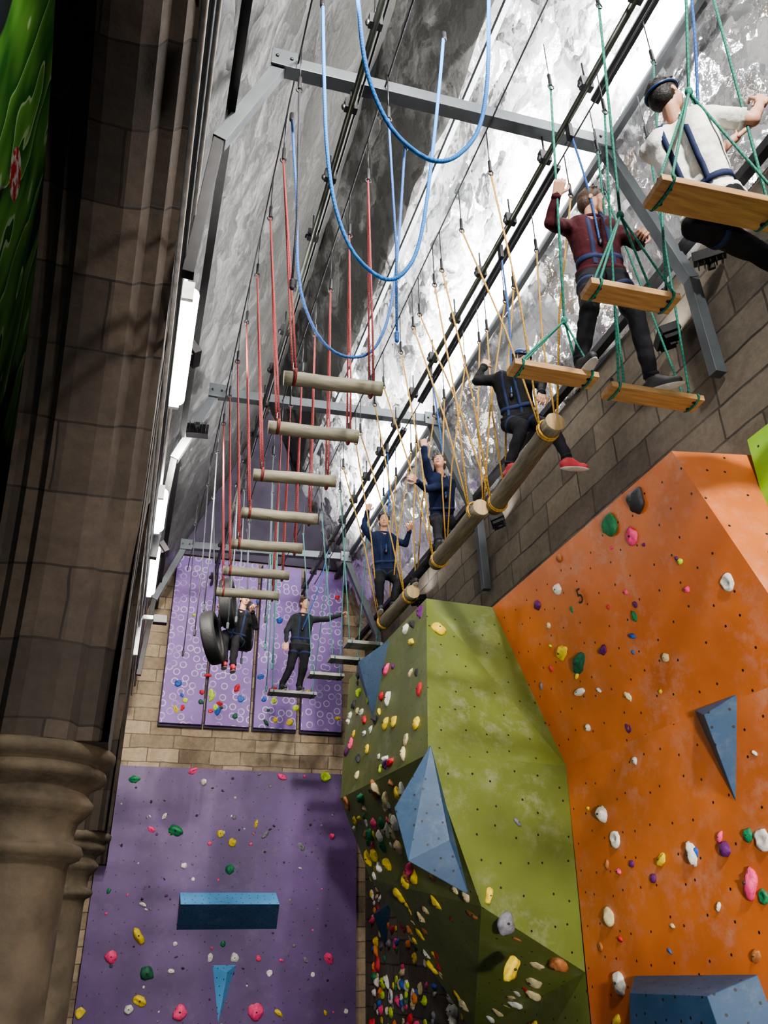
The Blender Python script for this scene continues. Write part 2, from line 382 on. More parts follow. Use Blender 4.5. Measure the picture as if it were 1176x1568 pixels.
    def ringr(c,ax,m,hw,far=.2,off=.004,n=30):
        c=V(c); ax=V(ax).normalized(); a,u=frame(ax); P_=[];O_=[]
        for j in range(n):
            t=2*math.pi*j/n; d=a*math.cos(t)+u*math.sin(t); h=hit(c,d,far*s)
            P_.append(h if h is not None else None); O_.append(d)
        rad=[(p-c).length for p in P_ if p is not None]
        if not rad: return
        md=sorted(rad)[len(rad)//2]
        P_=[(p if p is not None and (p-c).length<md*1.5 else c+d*md) for p,d in zip(P_,O_)]
        ribbon(P_,O_,[ax]*n,hw,m,True,off)
    ax=(sm-hm_).normalized(); ra=(J['sB']-J['sA']).normalized(); fr=ra.cross(ax); fr=fr if fr.dot(fd)>0 else -fr
    ringr(hm_+ax*.135*s,ax,'harness',.018*s,.3,.007)
    ringr(hm_+ax*.045*s,ax,shirt,.016*s,.3,.005)
    for k in 'AB':
        hp,kn,an,sh,el,wr=[J[q_+k] for q_ in 'hkasew']
        ringr(hp.lerp(kn,.30),kn-hp,'harness',.018*s,.16,.006)
        ringr(an+(kn-an).normalized()*.035*s,kn-an,legs,.012*s,.1,.004)
        if sleeve=='long': ringr(wr-(wr-el).normalized()*.006,wr-el,shirt,.014*s,.08,.004)
        else: ringr(sh.lerp(el,.74),el-sh,shirt,.012*s,.1,.008)
        sd=1 if k=='B' else -1
        c=hm_.lerp(sm,.55)+ra*sd*.062*s; P_=[];O_=[]
        for j in range(27):
            t=math.radians(-62+304*j/26); d=fr*math.cos(t)+ax*math.sin(t); h=hit(c,d,.5*s)
            if h is not None: P_.append(h); O_.append(d)
        if len(P_)>3: ribbon(P_,O_,[ra]*len(P_),.015*s,'harness',False,.006)
    nk=J['head']-sm
    ringr(sm+nk.normalized()*.085*s,nk,shirt,.012*s,.1,.004)
    if rail:
        st=hit(hm_.lerp(sm,.6),fr,.3) or (sm+fr*.1); bd.ell(st+fr*.012,(.02,.02,.03),'wire',None,8,6)
        bd.tube(smooth_path([st+fr*.012,st.lerp(V(rail),.5)+V((.03,0,-.03)),V(rail)]),.008,'rblue2',6); bd.box(V(rail)-V((0,0,.06)),(.03,.05,.14),'blackmetal')
    return bd.finish(name)
person('climber_in_maroon_top',dict(head=(2.62,3.40,6.16),sA=(2.45,3.47,5.93),sB=(2.76,3.41,5.94),eA=(2.20,3.32,5.75),wA=(2.20,3.20,5.87),eB=(2.83,3.28,5.70),wB=(2.74,3.12,5.60),
  hA=(2.56,3.50,5.52),hB=(2.73,3.46,5.52),kA=(2.43,3.38,5.12),aA=(2.36,3.46,4.72),kB=(2.76,3.36,5.12),aB=(2.87,3.47,4.72)),
  1.0,'maroon','trousers','shoe_black',(.85,-.60,-.15),rail=(2.46,3.3,6.78),curl=(1.15,1.15),palm=[(.3,.9,.2),(.2,.9,.2)],footdir=(-.1,-1,0),foot2=(.7,-.7,0))
person('climber_in_white_tshirt',dict(head=(2.25,2.17,5.47),sA=(2.24,2.36,5.28),sB=(2.40,2.08,5.26),eA=(2.48,2.34,5.18),wA=(2.68,2.2,5.36),eB=(2.58,2.0,5.20),wB=(2.70,2.02,5.41),
  hA=(2.42,2.34,4.78),hB=(2.46,2.18,4.78),kA=(2.84,2.42,4.78),aA=(3.16,2.42,4.60),kB=(2.86,2.24,4.80),aB=(3.18,2.26,4.62)),
  .95,'tee_white','trousers','shoe_black',(.85,.0,.25),hair='dark',gear='band',sleeve='short',rail=(2.44,1.9,6.78),palm=[(0,-.5,.8),(.3,.5,.3)])
person('climber_in_black_jacket',dict(head=(2.63,4.66,5.73),sA=(2.46,4.82,5.62),sB=(2.66,4.66,5.52),eA=(2.28,4.80,5.56),wA=(2.36,4.80,5.72),eB=(2.68,4.48,5.38),wB=(2.62,4.40,5.22),
  hA=(2.58,4.86,5.24),hB=(2.70,4.78,5.24),kA=(2.54,4.60,5.04),aA=(2.47,4.74,4.745),kB=(2.76,4.54,5.02),aB=(2.84,4.52,4.74)),
  .86,'blackcloth','trousers','shoe_red',(.5,-.75,-.35),gear='helmet_blue',rail=(2.46,4.5,6.78),footdir=(.2,-1,0),foot2=(1,-.1,.05),palm=[(.2,.9,.2),(.2,.9,.2)])
person('climber_in_navy_top',dict(head=(2.52,6.28,5.70),sA=(2.44,6.34,5.54),sB=(2.70,6.42,5.55),eA=(2.34,6.20,5.66),wA=(2.33,6.18,5.78),eB=(2.36,6.24,5.36),wB=(2.22,6.12,5.36),
  hA=(2.56,6.52,5.20),hB=(2.68,6.54,5.20),kA=(2.46,6.26,5.02),aA=(2.42,6.14,4.745),kB=(2.64,6.68,4.98),aB=(2.47,7.02,4.745)),
  .86,'navy','trousers','shoe_black',(-.5,-.8,.3),hair='brown',rail=(2.44,6.2,6.78),footdir=(-.1,-1,0),palm=[(.3,.9,.2),(.3,.9,.2)])
person('climber_in_navy_hoodie',dict(head=(2.41,7.76,5.78),sA=(2.29,7.82,5.58),sB=(2.54,7.82,5.59),eA=(2.16,7.74,5.66),wA=(2.19,7.68,5.83),eB=(2.64,7.72,5.50),wB=(2.66,7.62,5.62),
  hA=(2.40,7.92,5.22),hB=(2.53,7.92,5.22),kA=(2.33,7.70,5.00),aA=(2.36,7.80,4.745),kB=(2.53,7.66,5.00),aB=(2.46,7.66,4.745)),
  .86,'navy','trousers','shoe_black',(-.3,-.95,.0),hair='dark',rail=(2.44,7.7,6.78),footdir=(-.2,-1,0),palm=[(.3,.9,.2),(-.3,.9,.2)])
person('climber_in_charcoal_top',dict(head=(2.15,10.86,5.93),sA=(1.99,10.9,5.70),sB=(2.27,10.9,5.71),eA=(1.90,10.86,5.48),wA=(1.89,10.78,5.30),eB=(2.50,10.88,5.74),wB=(2.69,10.84,5.81),
  hA=(2.04,10.92,5.28),hB=(2.19,10.92,5.28),kA=(1.98,10.86,4.97),aA=(1.88,10.92,4.71),kB=(2.16,10.86,4.97),aB=(2.12,10.92,4.71)),
  .9,'darkgrey','trousers','shoe_black',(.3,-.95,0),hair='brown',rail=(2.44,10.6,6.78),footdir=(.2,-1,0),palm=[(.3,.9,.2),(0,-.3,-.9)],curl=(.5,1.1))
person('climber_sitting_in_tyres',dict(head=(1.14,9.62,5.42),sA=(.98,9.66,5.20),sB=(1.22,9.66,5.20),eA=(.84,9.6,5.04),wA=(.84,9.5,5.20),eB=(1.3,9.6,5.05),wB=(1.22,9.45,5.2),
  hA=(.98,9.70,4.85),hB=(1.12,9.70,4.85),kA=(.90,9.40,4.86),aA=(.92,9.38,4.50),kB=(1.04,9.40,4.82),aB=(1.02,9.36,4.46)),
  .85,'blackcloth','trousers','shoe_red',(.1,-1,-.1),hair='dark',gear=None,footdir=(0,-1,-.1))

# ------------------------------------------------------------------ room shell
EX0,EX1,EZ,RX,RZ=-.16,3.6,6.15,1.72,10.6
Y0,Y1=-3.5,12.8
b=B(); b.box((-.3,(Y0+Y1)/2,-.05),(8.6,Y1-Y0+.4,.1),'floor'); b.finish('floor')
b=B(); b.box((EX1+.15,(Y0+Y1)/2,EZ/2),(.3,Y1-Y0,EZ),'stone_right'); b.finish('wall_right')
def gable(name,y,th,mat):
    b=B(); pr=[(-4,0),(EX1+.3,0),(EX1+.3,EZ),(EX1,EZ),(RX,RZ),(-.16,6.2),(-.16,11),(-4,11)]
    f=[b.bm.verts.new((x,y,z)) for x,z in pr]; g=[b.bm.verts.new((x,y+th,z)) for x,z in pr]
    b.face(f,mat); b.face(g[::-1],mat)
    for i in range(len(pr)): j=(i+1)%len(pr); b.face([f[i],f[j],g[j],g[i]],mat)
    bmesh.ops.triangulate(b.bm,faces=[q for q in b.bm.faces if len(q.verts)>4])
    return b.finish(name)
gable('wall_end',Y1,.3,'stone_end'); gable('wall_back',Y0-.3,.3,'plaster')
b=B(); b.hull([(EX1-.02-.5,Y1-.06,7.36),(.33,Y1-.06,7.36),(RX,Y1-.06,RZ-.1),(EX1-.02-.5,Y1,7.36),(.33,Y1,7.36),(RX,Y1,RZ-.1)],'plaster'); b.finish('wall_end_gable_boarding')
def slope(name,x0,z0,x1,z1,mat,amp,split=None):
    b=B(); nu,nv=40,230; rows=[]
    nrm=V((-(z1-z0),0,(x1-x0))).normalized()
    for i in range(nv+1):
        y=Y0+(Y1-Y0)*i/nv; row=[]
        for j in range(nu+1):
            t=j/nu; p=V((x0+(x1-x0)*t,y,z0+(z1-z0)*t))
            w=noise.noise(V((y*1.1,t*7,1)))*.6+abs(noise.noise(V((y*2.6+t*3,t*14,5))))*.6
            row.append(b.bm.verts.new(p+nrm*w*amp))
        rows.append(row)
    for a,c in zip(rows,rows[1:]):
        for j in range(nu): b.face([a[j],a[j+1],c[j+1],c[j]],mat if (not split or j/nu<split) else 'membrane',True)
    return b.finish(name,normals=False)
slope('ceiling_right_slope',EX1,EZ,RX,RZ,'foil',.11,.66)
slope('ceiling_left_slope',EX0,EZ,RX,RZ,'membrane',-.09)

XF,XB=-.12,-.88; ZS=2.55; ZT=7.2
def arcade():
    b=B(); ul=b.bm.loops.layers.uv.verify()
    prof=[(XF,.20),(-.17,.20),(-.21,.10),(-.29,.10),(-.33,-.02),(-.42,-.06),(-.50,-.06),(-.58,-.06),(-.65,-.04),(-.69,.04),(-.76,.06),(-.80,.13),(-.85,.15),(XB,.15)]
    us=[0]
    for (x0,o0),(x1,o1) in zip(prof,prof[1:]): us.append(us[-1]+math.hypot(x1-x0,o1-o0))
    bays=[(-.2,4.62),(5.38,8.6),(9.36,12.4)]
    for (a,c) in bays:
        s=c-a; R=.834*s; K=26
        th1=math.acos((R-s/2)/R)
        seq=[('L',th1*i/K) for i in range(K+1)]+[('R',th1*i/K) for i in range(K,-1,-1)]
        rows=[]
        for side,t in seq:
            row=[]
            for x,o in prof:
                rr=R+o
                lim=math.acos((R-s/2)/rr); tt=t/th1*lim
                y=(a+R-rr*math.cos(tt)) if side=='L' else (c-R+rr*math.cos(tt))
                row.append(b.bm.verts.new((x,y,ZS+rr*math.sin(tt))))
            rows.append((row,(t*R if side=='L' else (2*th1-t)*R)))
        for (r0,v0),(r1,v1) in zip(rows,rows[1:]):
            for j in range(len(prof)-1):
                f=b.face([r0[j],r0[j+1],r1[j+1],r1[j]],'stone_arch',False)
                if f:
                    for l,uvv in zip(f.loops,[(us[j],v0),(us[j+1],v0),(us[j+1],v1),(us[j],v1)]): l[ul].uv=uvv
            for idx,x in ((0,XF),(-1,XB)):
                p,q=r0[idx].co,r1[idx].co
                f=b.poly([(x,p.y,p.z),(x,q.y,q.z),(x,q.y,ZT),(x,p.y,ZT)],'stone_arch')
                if f:
                    for l in f.loops: l[ul].uv=(l.vert.co.y,l.vert.co.z)
    for (ya,yc) in [(Y0,-.2),(4.62,5.38),(8.6,9.36),(12.4,12.8)]:
        for x in (XF,XB):
            f=b.poly([(x,ya,ZS),(x,yc,ZS),(x,yc,ZT),(x,ya,ZT)],'stone_arch')
            if f:
                for l in f.loops: l[ul].uv=(l.vert.co.y,l.vert.co.z)
        b.poly([(XF,ya,ZS),(XF,yc,ZS),(XB,yc,ZS),(XB,ya,ZS)],'stone_arch')
    b.poly([(XF,Y0,ZT),(XF,Y1,ZT),(XB,Y1,ZT),(XB,Y0,ZT)],'stone_arch')
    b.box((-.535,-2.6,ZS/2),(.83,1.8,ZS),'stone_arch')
    return b.finish('wall_left_arcade',uv=False)
arcade()
def column(y):
    b=B()
    prof=[(.36,0),(.42,.02),(.42,.12),(.36,.18),(.38,.25),(.36,.32),(.29,.36),(.29,1.95),(.30,1.98),(.345,2.0),(.36,2.03),(.345,2.06),(.30,2.08),(.30,2.13),(.31,2.18),(.35,2.22),(.375,2.25),(.375,2.28),(.35,2.31),(.34,2.33),(.36,2.36),(.41,2.385),(.43,2.41),(.42,2.44),(.40,2.455),(.41,2.47),(.45,2.485),(.46,2.51),(.46,2.54),(.44,2.555)]
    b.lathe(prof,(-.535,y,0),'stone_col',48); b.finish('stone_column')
column(5.0); column(8.98)
def mural_mat():
    m,nt,bs=new_mat('painted_green_mural'); tc=N(nt,"ShaderNodeTexCoord"); co=tc.outputs["Object"]
    mp=N(nt,"ShaderNodeMapping"); mp.inputs["Rotation"].default_value=(.5,0,0); mp.inputs["Scale"].default_value=(1,1.5,.42); L(nt,co,mp.inputs[0])
    w=N(nt,"ShaderNodeTexNoise"); w.inputs["Scale"].default_value=1.1; w.inputs["Detail"].default_value=2; L(nt,mp.outputs[0],w.inputs["Vector"])
    st=math_n(nt,'FRACT',math_n(nt,'MULTIPLY',w.outputs["Fac"],6.0))
    c=mixc(nt,ramp(nt,st,.15,.9),(.02,.12,.012),(.14,.36,.05))
    c=mixc(nt,ramp(nt,st,.90,.94),c,(.45,.62,.30))
    blk=ramp(nt,noise_n(nt,.8,2,mp.outputs[0]),.55,.58)
    c=mixc(nt,blk,c,(.010,.014,.016))
    vs=N(nt,"ShaderNodeVectorMath",operation='SUBTRACT'); L(nt,co,vs.inputs[0]); vs.inputs[1].default_value=(-1.70,5.95,7.95)
    ln=N(nt,"ShaderNodeVectorMath",operation='LENGTH'); L(nt,vs.outputs[0],ln.inputs[0])
    fl=mixc(nt,ramp(nt,noise_n(nt,9,4,co),.45,.55),(.5,.03,.03),(.7,.66,.6))
    c=mixc(nt,math_n(nt,'LESS_THAN',ln.outputs[1],.24),c,fl)
    sp=N(nt,"ShaderNodeSeparateXYZ"); L(nt,co,sp.inputs[0])
    c=mixc(nt,ramp(nt,sp.outputs[2],6.5,6.3),c,(.012,.015,.017))
    c=mixc(nt,ramp(nt,sp.outputs[2],5.4,5.2),c,(.12,.16,.19))
    L(nt,c,bs.inputs["Base Color"]); bs.inputs["Roughness"].default_value=.5
    return m
M['mural']=mural_mat()
b=B(); b.box((-1.78,6.5,5.4),(.16,9,10.8),'mural'); b.finish('mural_climbing_wall')
b=B(); b.box((-2.1,4.6,10.85),(3.9,16.4,.1),'plaster'); b.finish('ceiling_aisle')
b=B(); b.box((-4.05,4.6,5.4),(.1,16.4,10.8),'plaster'); b.finish('wall_aisle')

# ------------------------------------------------------------------ steelwork
for y in (3.6,7.6,11.7):
    b=B()
    b.beam((.40,y,7.03),(2.98,y,7.14),.10,.11,'steel')
    b.beam((.42,y,7.05),(.05,y,6.1),.09,.09,'steel'); b.beam((.05,y,6.14),(-.03,y,4.95),.07,.07,'blackmetal')
    b.beam((2.96,y,7.14),(3.5,y,5.85),.09,.09,'steel'); b.beam((3.5,y,5.9),(3.53,y,5.0),.08,.09,'steel')
    for x,z in ((.42,7.03),(2.96,7.13)):
        b.box((x,y-.06,z),(.18,.02,.17),'steel')
        for dx in (-.05,.05): b.ell((x+dx,y-.075,z),(.014,.008,.014),'blackmetal',None,8,6)
    b.finish('roof_truss',bevel=.006)
for (x,z,wd,mt) in ((3.46,6.12,.07,'blackmetal'),(3.04,7.2,.05,'steel'),(2.33,8.85,.05,'steel'),(.10,6.4,.06,'blackmetal')):
    b=B(); b.beam((x,Y0,z),(x,Y1,z),wd,.07,mt); b.finish('roof_purlin')
for x in (.92,2.44):
    b=B(); b.tube([(x,Y0,6.8),(x,12.6,6.8)],.024,'rail',12)
    b.tube([(x+.05,Y0,6.87),(x+.05,12.6,6.87)],.008,'wire',6)
    y=Y0+.3
    while y<12.5:
        b.box((x,y,6.83),(.09,.05,.10),'blackmetal'); b.tube([(x,y,6.86),(x,y,7.06)],.008,'wire',6)
        b.ell((x-.05,y,6.8),(.02,.02,.03),'wire',None,8,6)
        y+=.62
    b.finish('overhead_belay_rail')
for x in (.52,1.155,2.0,2.67):
    b=B(); b.tube([(x,Y0,7.04),(x,12.7,7.04)],.007,'wire',6); b.finish('support_cable')

def hook(b,x,y,z=6.6,zt=7.04):
    b.capsule((x,y,z),(x,y,z+.10),.014,.014,'blackmetal',8); b.tube([(x,y,z+.1),(x,y,zt)],.005,'wire',5)
    b.tube([V((x,y,z-.02))+V((math.cos(a)*.02,0,math.sin(a)*.025)) for a in [i*math.pi/5 for i in range(10)]],.006,'wire',5,closed=True)
def log(b,p,q,r,m,seed):
    p,q=V(p),V(q); k=14; pts=[];rad=[]
    for i in range(k+1):
        t=i/k; pts.append(p.lerp(q,t)+V((0,0,1))*noise.noise(V((t*3,seed,0)))*.006); rad.append(r*(1+.05*noise.noise(V((t*6,seed,3)))))
    rings=b.tube(pts,r,m,18,rad,cap=False)
    for ring,e in ((rings[0],-1),(rings[-1],1)):
        d=(q-p).normalized()*e; c=b.bm.verts.new(sum((v.co for v in ring),V())/18+d*.002)
        for j in range(18): b.face([ring[j],ring[(j+1)%18],c],'logend')
for i,y in enumerate([3.9,4.45,5.09,5.70,6.29,6.88,7.40]):
    b=B(); tilt=random.uniform(-.01,.01)
    log(b,(.60,y+.03,4.6),(1.20,y-.03,4.6+tilt),.045,'log',i)
    for xr,xh in ((.66,.52),(1.14,1.155)):
        hook(b,xh,y+.1)
        b.tube([(xr,y-.045,4.6),(xr+.2*(xh-xr),y-.03,5.0),(xh,y+.1,6.58)],.007,'rred',7)
        b.tube([(xr,y+.045,4.6),(xr+.2*(xh-xr),y+.06,5.0),(xh,y+.1,6.58)],.007,'rred',7)
        b.tube([(xr,y+math.cos(a)*.05,4.6+math.sin(a)*.05) for a in [j*math.pi/8 for j in range(16)]],.009,'rred',6,closed=True)
        b.capsule((xr,y,4.66),(xr,y,4.70),.012,.012,'wire',8)
    b.finish('hanging_log_step')
for i,(x,y,zl,mt) in enumerate([(.52,3.43,4.9,'rblack'),(1.15,3.47,4.7,'rblue2'),(.52,8.1,4.7,'rgrey'),(.8,8.3,4.6,'rgrey'),(1.15,8.0,4.6,'rgrey'),(.5,8.9,4.7,'rblack'),(.95,8.9,4.9,'rgrey'),(1.3,8.9,4.6,'rteal'),(1.5,9.6,4.6,'rteal'),(1.15,9.8,4.7,'rgrey'),(.45,10.0,4.8,'rblack'),(1.6,10.6,4.6,'rteal')]):
    b=B(); hook(b,x,y); b.tube([(x,y,6.58),(x+.03,y,5.4),(x+.02,y,zl)],.008,mt,6); b.capsule((x+.02,y,zl),(x+.02,y,zl-.05),.016,.014,mt,8); b.finish('hanging_rope')
for i,(p,q) in enumerate([((2.40,3.90,4.6),(2.49,5.12,4.6)),((2.38,5.10,4.58),(2.42,6.24,4.6)),((2.44,6.93,4.6),(2.41,7.90,4.6))]):
    b=B(); log(b,p,q,.068,'logy',10+i)
    for e,t in ((V(p),.10),(V(q),-.10)):
        y=e.y+t
        for xh,dy in ((2.0,-.32),(2.67,-.3),(2.0,.25),(2.67,.28)):
            sx=-.065 if xh<2.4 else .065
            hook(b,xh,y+dy); b.tube([(e.x+sx,y,4.62),(xh+(e.x-xh)*.55,y+dy*.45,5.5),(xh,y+dy,6.58)],.0072,'ryel',6)
        for oy in (0,.02): b.tube([(e.x+math.cos(a)*.074,y+oy,4.6+math.sin(a)*.074) for a in [j*math.pi/8 for j in range(16)]],.008,'ryel',6,closed=True)
    b.finish('hanging_balance_log')
def plank(x0,x1,y,dp,knot,top,mat='plank',rope='rgreen',z=4.61,dy=0,straight=None):
    b=B(); rot=Matrix.Rotation(dy,3,'Z')
    c=V(((x0+x1)/2,y,z)); b.box(c,(x1-x0,dp,.04),mat,rot)
    for sx in (-1,1):
        for oy in (-.25,.25):
            p=c+rot@V((sx*((x1-x0)/2-.06),oy*dp,-.02)); b.ell(p,(.012,.012,.008),'blackmetal',None,8,6)
        p=c+rot@V((sx*((x1-x0)/2-.05),0,0))
        b.tube([p+V((0,(dp/2+.012)*math.cos(a),.034*math.sin(a))) for a in [j*math.pi/8 for j in range(16)]],.008,rope,6,closed=True)
        if knot: b.tube([p+V((0,-dp/2,.02)),V(knot)],.008,rope,6); b.tube([p+V((0,dp/2,.02)),V(knot)],.008,rope,6)
        b.capsule(p+V((0,0,.05)),p+V((0,0,.09)),.012,.012,'wire',8)
    if knot:
        b.ell(knot,(.022,.022,.032),rope,None,10,8)
        b.tube([V(knot),V(top)],.009,rope,6); hook(b,*top[:2],z=top[2],zt=7.04)
    if straight:
        for (xa,xt,yt) in straight: hook(b,xt,yt); b.tube([(xa,y-.02,z),(xt,yt,6.6)],.0085,rope,6)
    return b.finish('swing_plank',bevel=.006)
plank(1.96,2.62,2.09,.17,(2.30,2.07,5.40),(2.30,1.75,6.6),dy=-.06,straight=[(2.58,2.5,1.9)])
plank(1.98,2.50,2.74,.13,(2.29,2.75,5.24),(2.19,2.43,6.7),dy=-.05,straight=[(2.45,2.67,2.6)])
plank(1.88,2.43,3.46,.13,(2.29,3.46,5.06),(2.11,2.94,6.6),dy=-.03)
plank(2.55,3.20,3.50,.14,None,None,dy=-.04,straight=[(2.62,2.55,3.0),(2.66,2.67,3.3),(3.14,2.95,3.1),(3.1,2.9,3.6)])
plank(2.20,2.62,8.65,.22,None,None,'greyplank','rteal',straight=[(2.25,2.1,8.6),(2.57,2.67,8.6)])
plank(2.15,2.55,9.25,.2,None,None,'greyplank','rteal',straight=[(2.2,2.0,9.2),(2.5,2.67,9.3)])
plank(2.05,2.5,9.95,.2,None,None,'greyplank','rteal',straight=[(2.1,1.9,9.9),(2.45,2.5,9.9)])
plank(1.70,2.35,10.9,.22,None,None,'greyplank','rteal',straight=[(1.75,1.7,10.9),(2.3,2.5,10.9)])
LA=[(.62,6.9),(.67,6.11),(.70,5.66),(.75,5.37),(.84,5.13),(.96,5.0),(1.08,4.97),(1.20,5.07),(1.32,5.31),(1.40,5.74),(1.47,6.51),(1.5,7.0)]
LB=[(.59,7.07),(.62,6.21),(.65,5.63),(.71,5.17),(.82,4.86),(.99,4.73),(1.12,4.85),(1.21,5.15),(1.30,5.81),(1.39,6.6),(1.44,7.1)]
LC=[(.56,7.1),(.60,6.6),(.63,6.25),(.67,5.52),(.76,5.15),(.89,4.95),(1.05,4.91),(1.20,5.03),(1.31,5.40),(1.38,6.03),(1.44,6.87),(1.46,7.1)]
for pts,y,r,mt in ((LA,2.5,.0115,'rblue'),(LB,3.1,.011,'rblue'),(LC,4.0,.010,'rblue2')):
    b=B(); b.tube(smooth_path([(x,y,z) for x,z in pts]),r,mt,10)
    for x,z in (pts[0],pts[-1]): b.capsule((x,y,z-.06),(x,y,z),.018,.018,'blackmetal',8)
    b.finish('slack_belay_rope')
def tyre(c,R,r,nrm,top):
    b=B(); nrm=V(nrm).normalized(); a,u=frame(nrm); c=V(c)
    n,k=48,16; rings=[]
    for i in range(n):
        t=2*math.pi*i/n; rd=a*math.cos(t)+u*math.sin(t); ring=[]
        for j in range(k):
            p=2*math.pi*j/k; cx=math.copysign(abs(math.cos(p))**.6,math.cos(p)); sx=math.copysign(abs(math.sin(p))**.6,math.sin(p))
            if cx<-.55 and abs(sx)<.8: cx=-.25
            rr=R+r*.75*cx+(.006 if (i%2 and cx>.7) else 0)
            ring.append(b.bm.verts.new(c+rd*rr+nrm*r*sx))
        rings.append(ring)
    for i in range(n):
        p,q=rings[i],rings[(i+1)%n]
        for j in range(k): b.face([p[j],p[(j+1)%k],q[(j+1)%k],q[j]],'black',True)
    t=c+V((0,0,R+r)); b.tube([t-V((0,0,.05)),V(top)],.009,'rblack',6); hook(b,top[0],top[1])
    b.finish('hanging_tyre')
tyre((.90,9.3,5.22),.24,.08,(.95,-.25,.1),(.9,9.3,6.6))
tyre((.74,9.15,4.72),.25,.08,(.93,-.33,.22),(.6,9.2,6.6))
tyre((1.22,10.0,5.2),.25,.09,(.95,-.2,0),(1.15,10.0,6.6))

# ------------------------------------------------------------------ climbing walls
b=B(); b.box((1.58,12.74,1.95),(3.7,.12,3.88),'purple'); b.finish('purple_climbing_wall')
def rings_mat():
    m,nt,bs=new_mat('purple_ring_pattern_panel'); uv=N(nt,"ShaderNodeTexCoord").outputs["UV"]
    v=N(nt,"ShaderNodeTexVoronoi",voronoi_dimensions='2D'); v.inputs["Scale"].default_value=6.5; v.inputs["Randomness"].default_value=.7; L(nt,uv,v.inputs["Vector"])
    d=v.outputs["Distance"]
    r1=math_n(nt,'LESS_THAN',math_n(nt,'ABSOLUTE',math_n(nt,'SUBTRACT',d,.30)),.05)
    g=noise_n(nt,1.6,4,uv); msk=math_n(nt,'MULTIPLY',r1,ramp(nt,g,.40,.52))
    c=mixc(nt,noise_n(nt,3,5,uv),(.15,.08,.27),(.22,.13,.37))
    c=mixc(nt,math_n(nt,'MULTIPLY',msk,.7),c,(.60,.56,.72))
    L(nt,c,bs.inputs["Base Color"]); bs.inputs["Roughness"].default_value=.6
    return m
M['rings']=rings_mat()
for i,(xa,xb) in enumerate([(.35,.98),(1.03,1.70),(1.77,2.44),(2.52,3.18)]):
    b=B(); b.box(((xa+xb)/2,12.72,5.92),(xb-xa,.06,2.76),'rings'); b.box(((xa+xb)/2,12.765,5.90),(xb-xa+.03,.05,2.80),'purple_dark'); b.finish('purple_wall_panel',bevel=.004)
b=B()
O=dict(a=(3.0,3.58,4.28),b=(3.0,6.36,4.28),c=(3.3,5.88,2.80),f=(3.3,3.2,2.80),e=(3.6,3.47,4.28),g=(3.6,3.0,2.80),bb=(3.6,6.36,4.28),h=(3.3,2.5,2.8),hg=(3.6,2.5,2.8))
P=lambda *k:[O[i] for i in k]
b.poly(P('a','b','c'),'orange'); b.poly(P('a','c','f'),'orange'); b.poly(P('a','f','e'),'orange'); b.poly(P('e','f','g'),'orange')
b.poly(P('a','e','bb','b'),'orange'); b.poly(P('f','h','hg','g'),'orange')
b.poly([(3.3,5.88,2.8),(3.3,2.5,2.8),(3.3,2.5,0),(3.3,5.97,0)],'orange'); b.poly([(3.3,2.5,2.8),(3.6,2.5,2.8),(3.6,2.5,0),(3.3,2.5,0)],'orange')
ow=b.finish('orange_climbing_wall',normals=False)
fc=bpy.data.curves.new('panel_number','FONT'); fc.body='5'; fc.size=.16; fc.extrude=.001; fc.materials.append(M['black'])
fo=bpy.data.objects.new('panel_number',fc); bpy.context.collection.objects.link(fo)
n=V((-1,0,-.204)).normalized(); up=V((-.2,0,.98)); up=(up-n*up.dot(n)).normalized(); rt=up.cross(n)
mm=Matrix((rt,up,n)).transposed().to_4x4(); mm.translation=V((3.07,5.0,3.80)); fo.matrix_world=mm; fo.parent=ow
b=B(); b.box((3.53,2.95,3.75),(.14,.96,1.2),'lime'); b.finish('lime_climbing_wall')
G={0:(2.36,6.36,4.3),1:(3.0,6.36,4.28),'x':(2.08,5.70,2.80),'c':(3.3,5.88,2.80),'d':(2.47,5.8,1.80),'e':(3.3,5.94,1.38),'t':(2.34,9.0,4.3),'l':(2.10,8.4,2.88),'m':(2.36,8.2,2.12),'n':(3.3,8.1,.85)}
b=B(); P=lambda *k:[G[i] for i in k]
for q,mt in ((P(0,'x','c'),'green'),(P(0,'c',1),'green'),(P('x','d','c'),'green'),(P('d','e','c'),'green'),(P(0,'t','l'),'green'),(P(0,'l','x'),'green'),
          (P('x','l','m'),'green_under'),(P('x','m','d'),'green_under'),(P('d','m','n'),'green_under'),(P('d','n','e'),'green_under')):
    b.poly(q,mt)
b.poly([G[0],G[1],(3.6,6.36,4.28),(3.6,9.0,4.3),G['t']],'green'); b.poly([G['e'],G['n'],(3.3,8.1,0),(3.3,5.97,0)],'green_under')
b.poly([G['t'],(3.6,9.0,4.3),(3.6,8.1,.85),G['n'],G['m'],G['l']],'green'); b.poly([G['n'],(3.6,8.1,.85),(3.6,8.1,0),(3.3,8.1,0)],'green')
b.finish('green_overhang_climbing_wall')
def vol(pts,mt='blue'):
    b=B(); b.hull(pts,mt); return b.finish('blue_climbing_volume',bevel=.004)
b=B(); b.poly([(.9,12.68,2.22),(2.24,12.68,2.22),(2.24,12.36,2.06),(.9,12.36,2.06)],'blue_pale_lit'); b.poly([(.9,12.36,2.06),(2.24,12.36,2.06),(2.27,12.68,1.76),(.9,12.68,1.76)],'blue')  # lighter blue on the ledge top paints in the light falling on it
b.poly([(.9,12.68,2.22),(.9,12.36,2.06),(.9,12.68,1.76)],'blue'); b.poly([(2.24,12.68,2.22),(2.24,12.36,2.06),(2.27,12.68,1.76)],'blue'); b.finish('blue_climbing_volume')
vol([(1.42,12.68,1.33),(1.74,12.68,1.33),(1.55,12.68,.66),(1.6,12.5,1.25)],'blue_pale_lit')
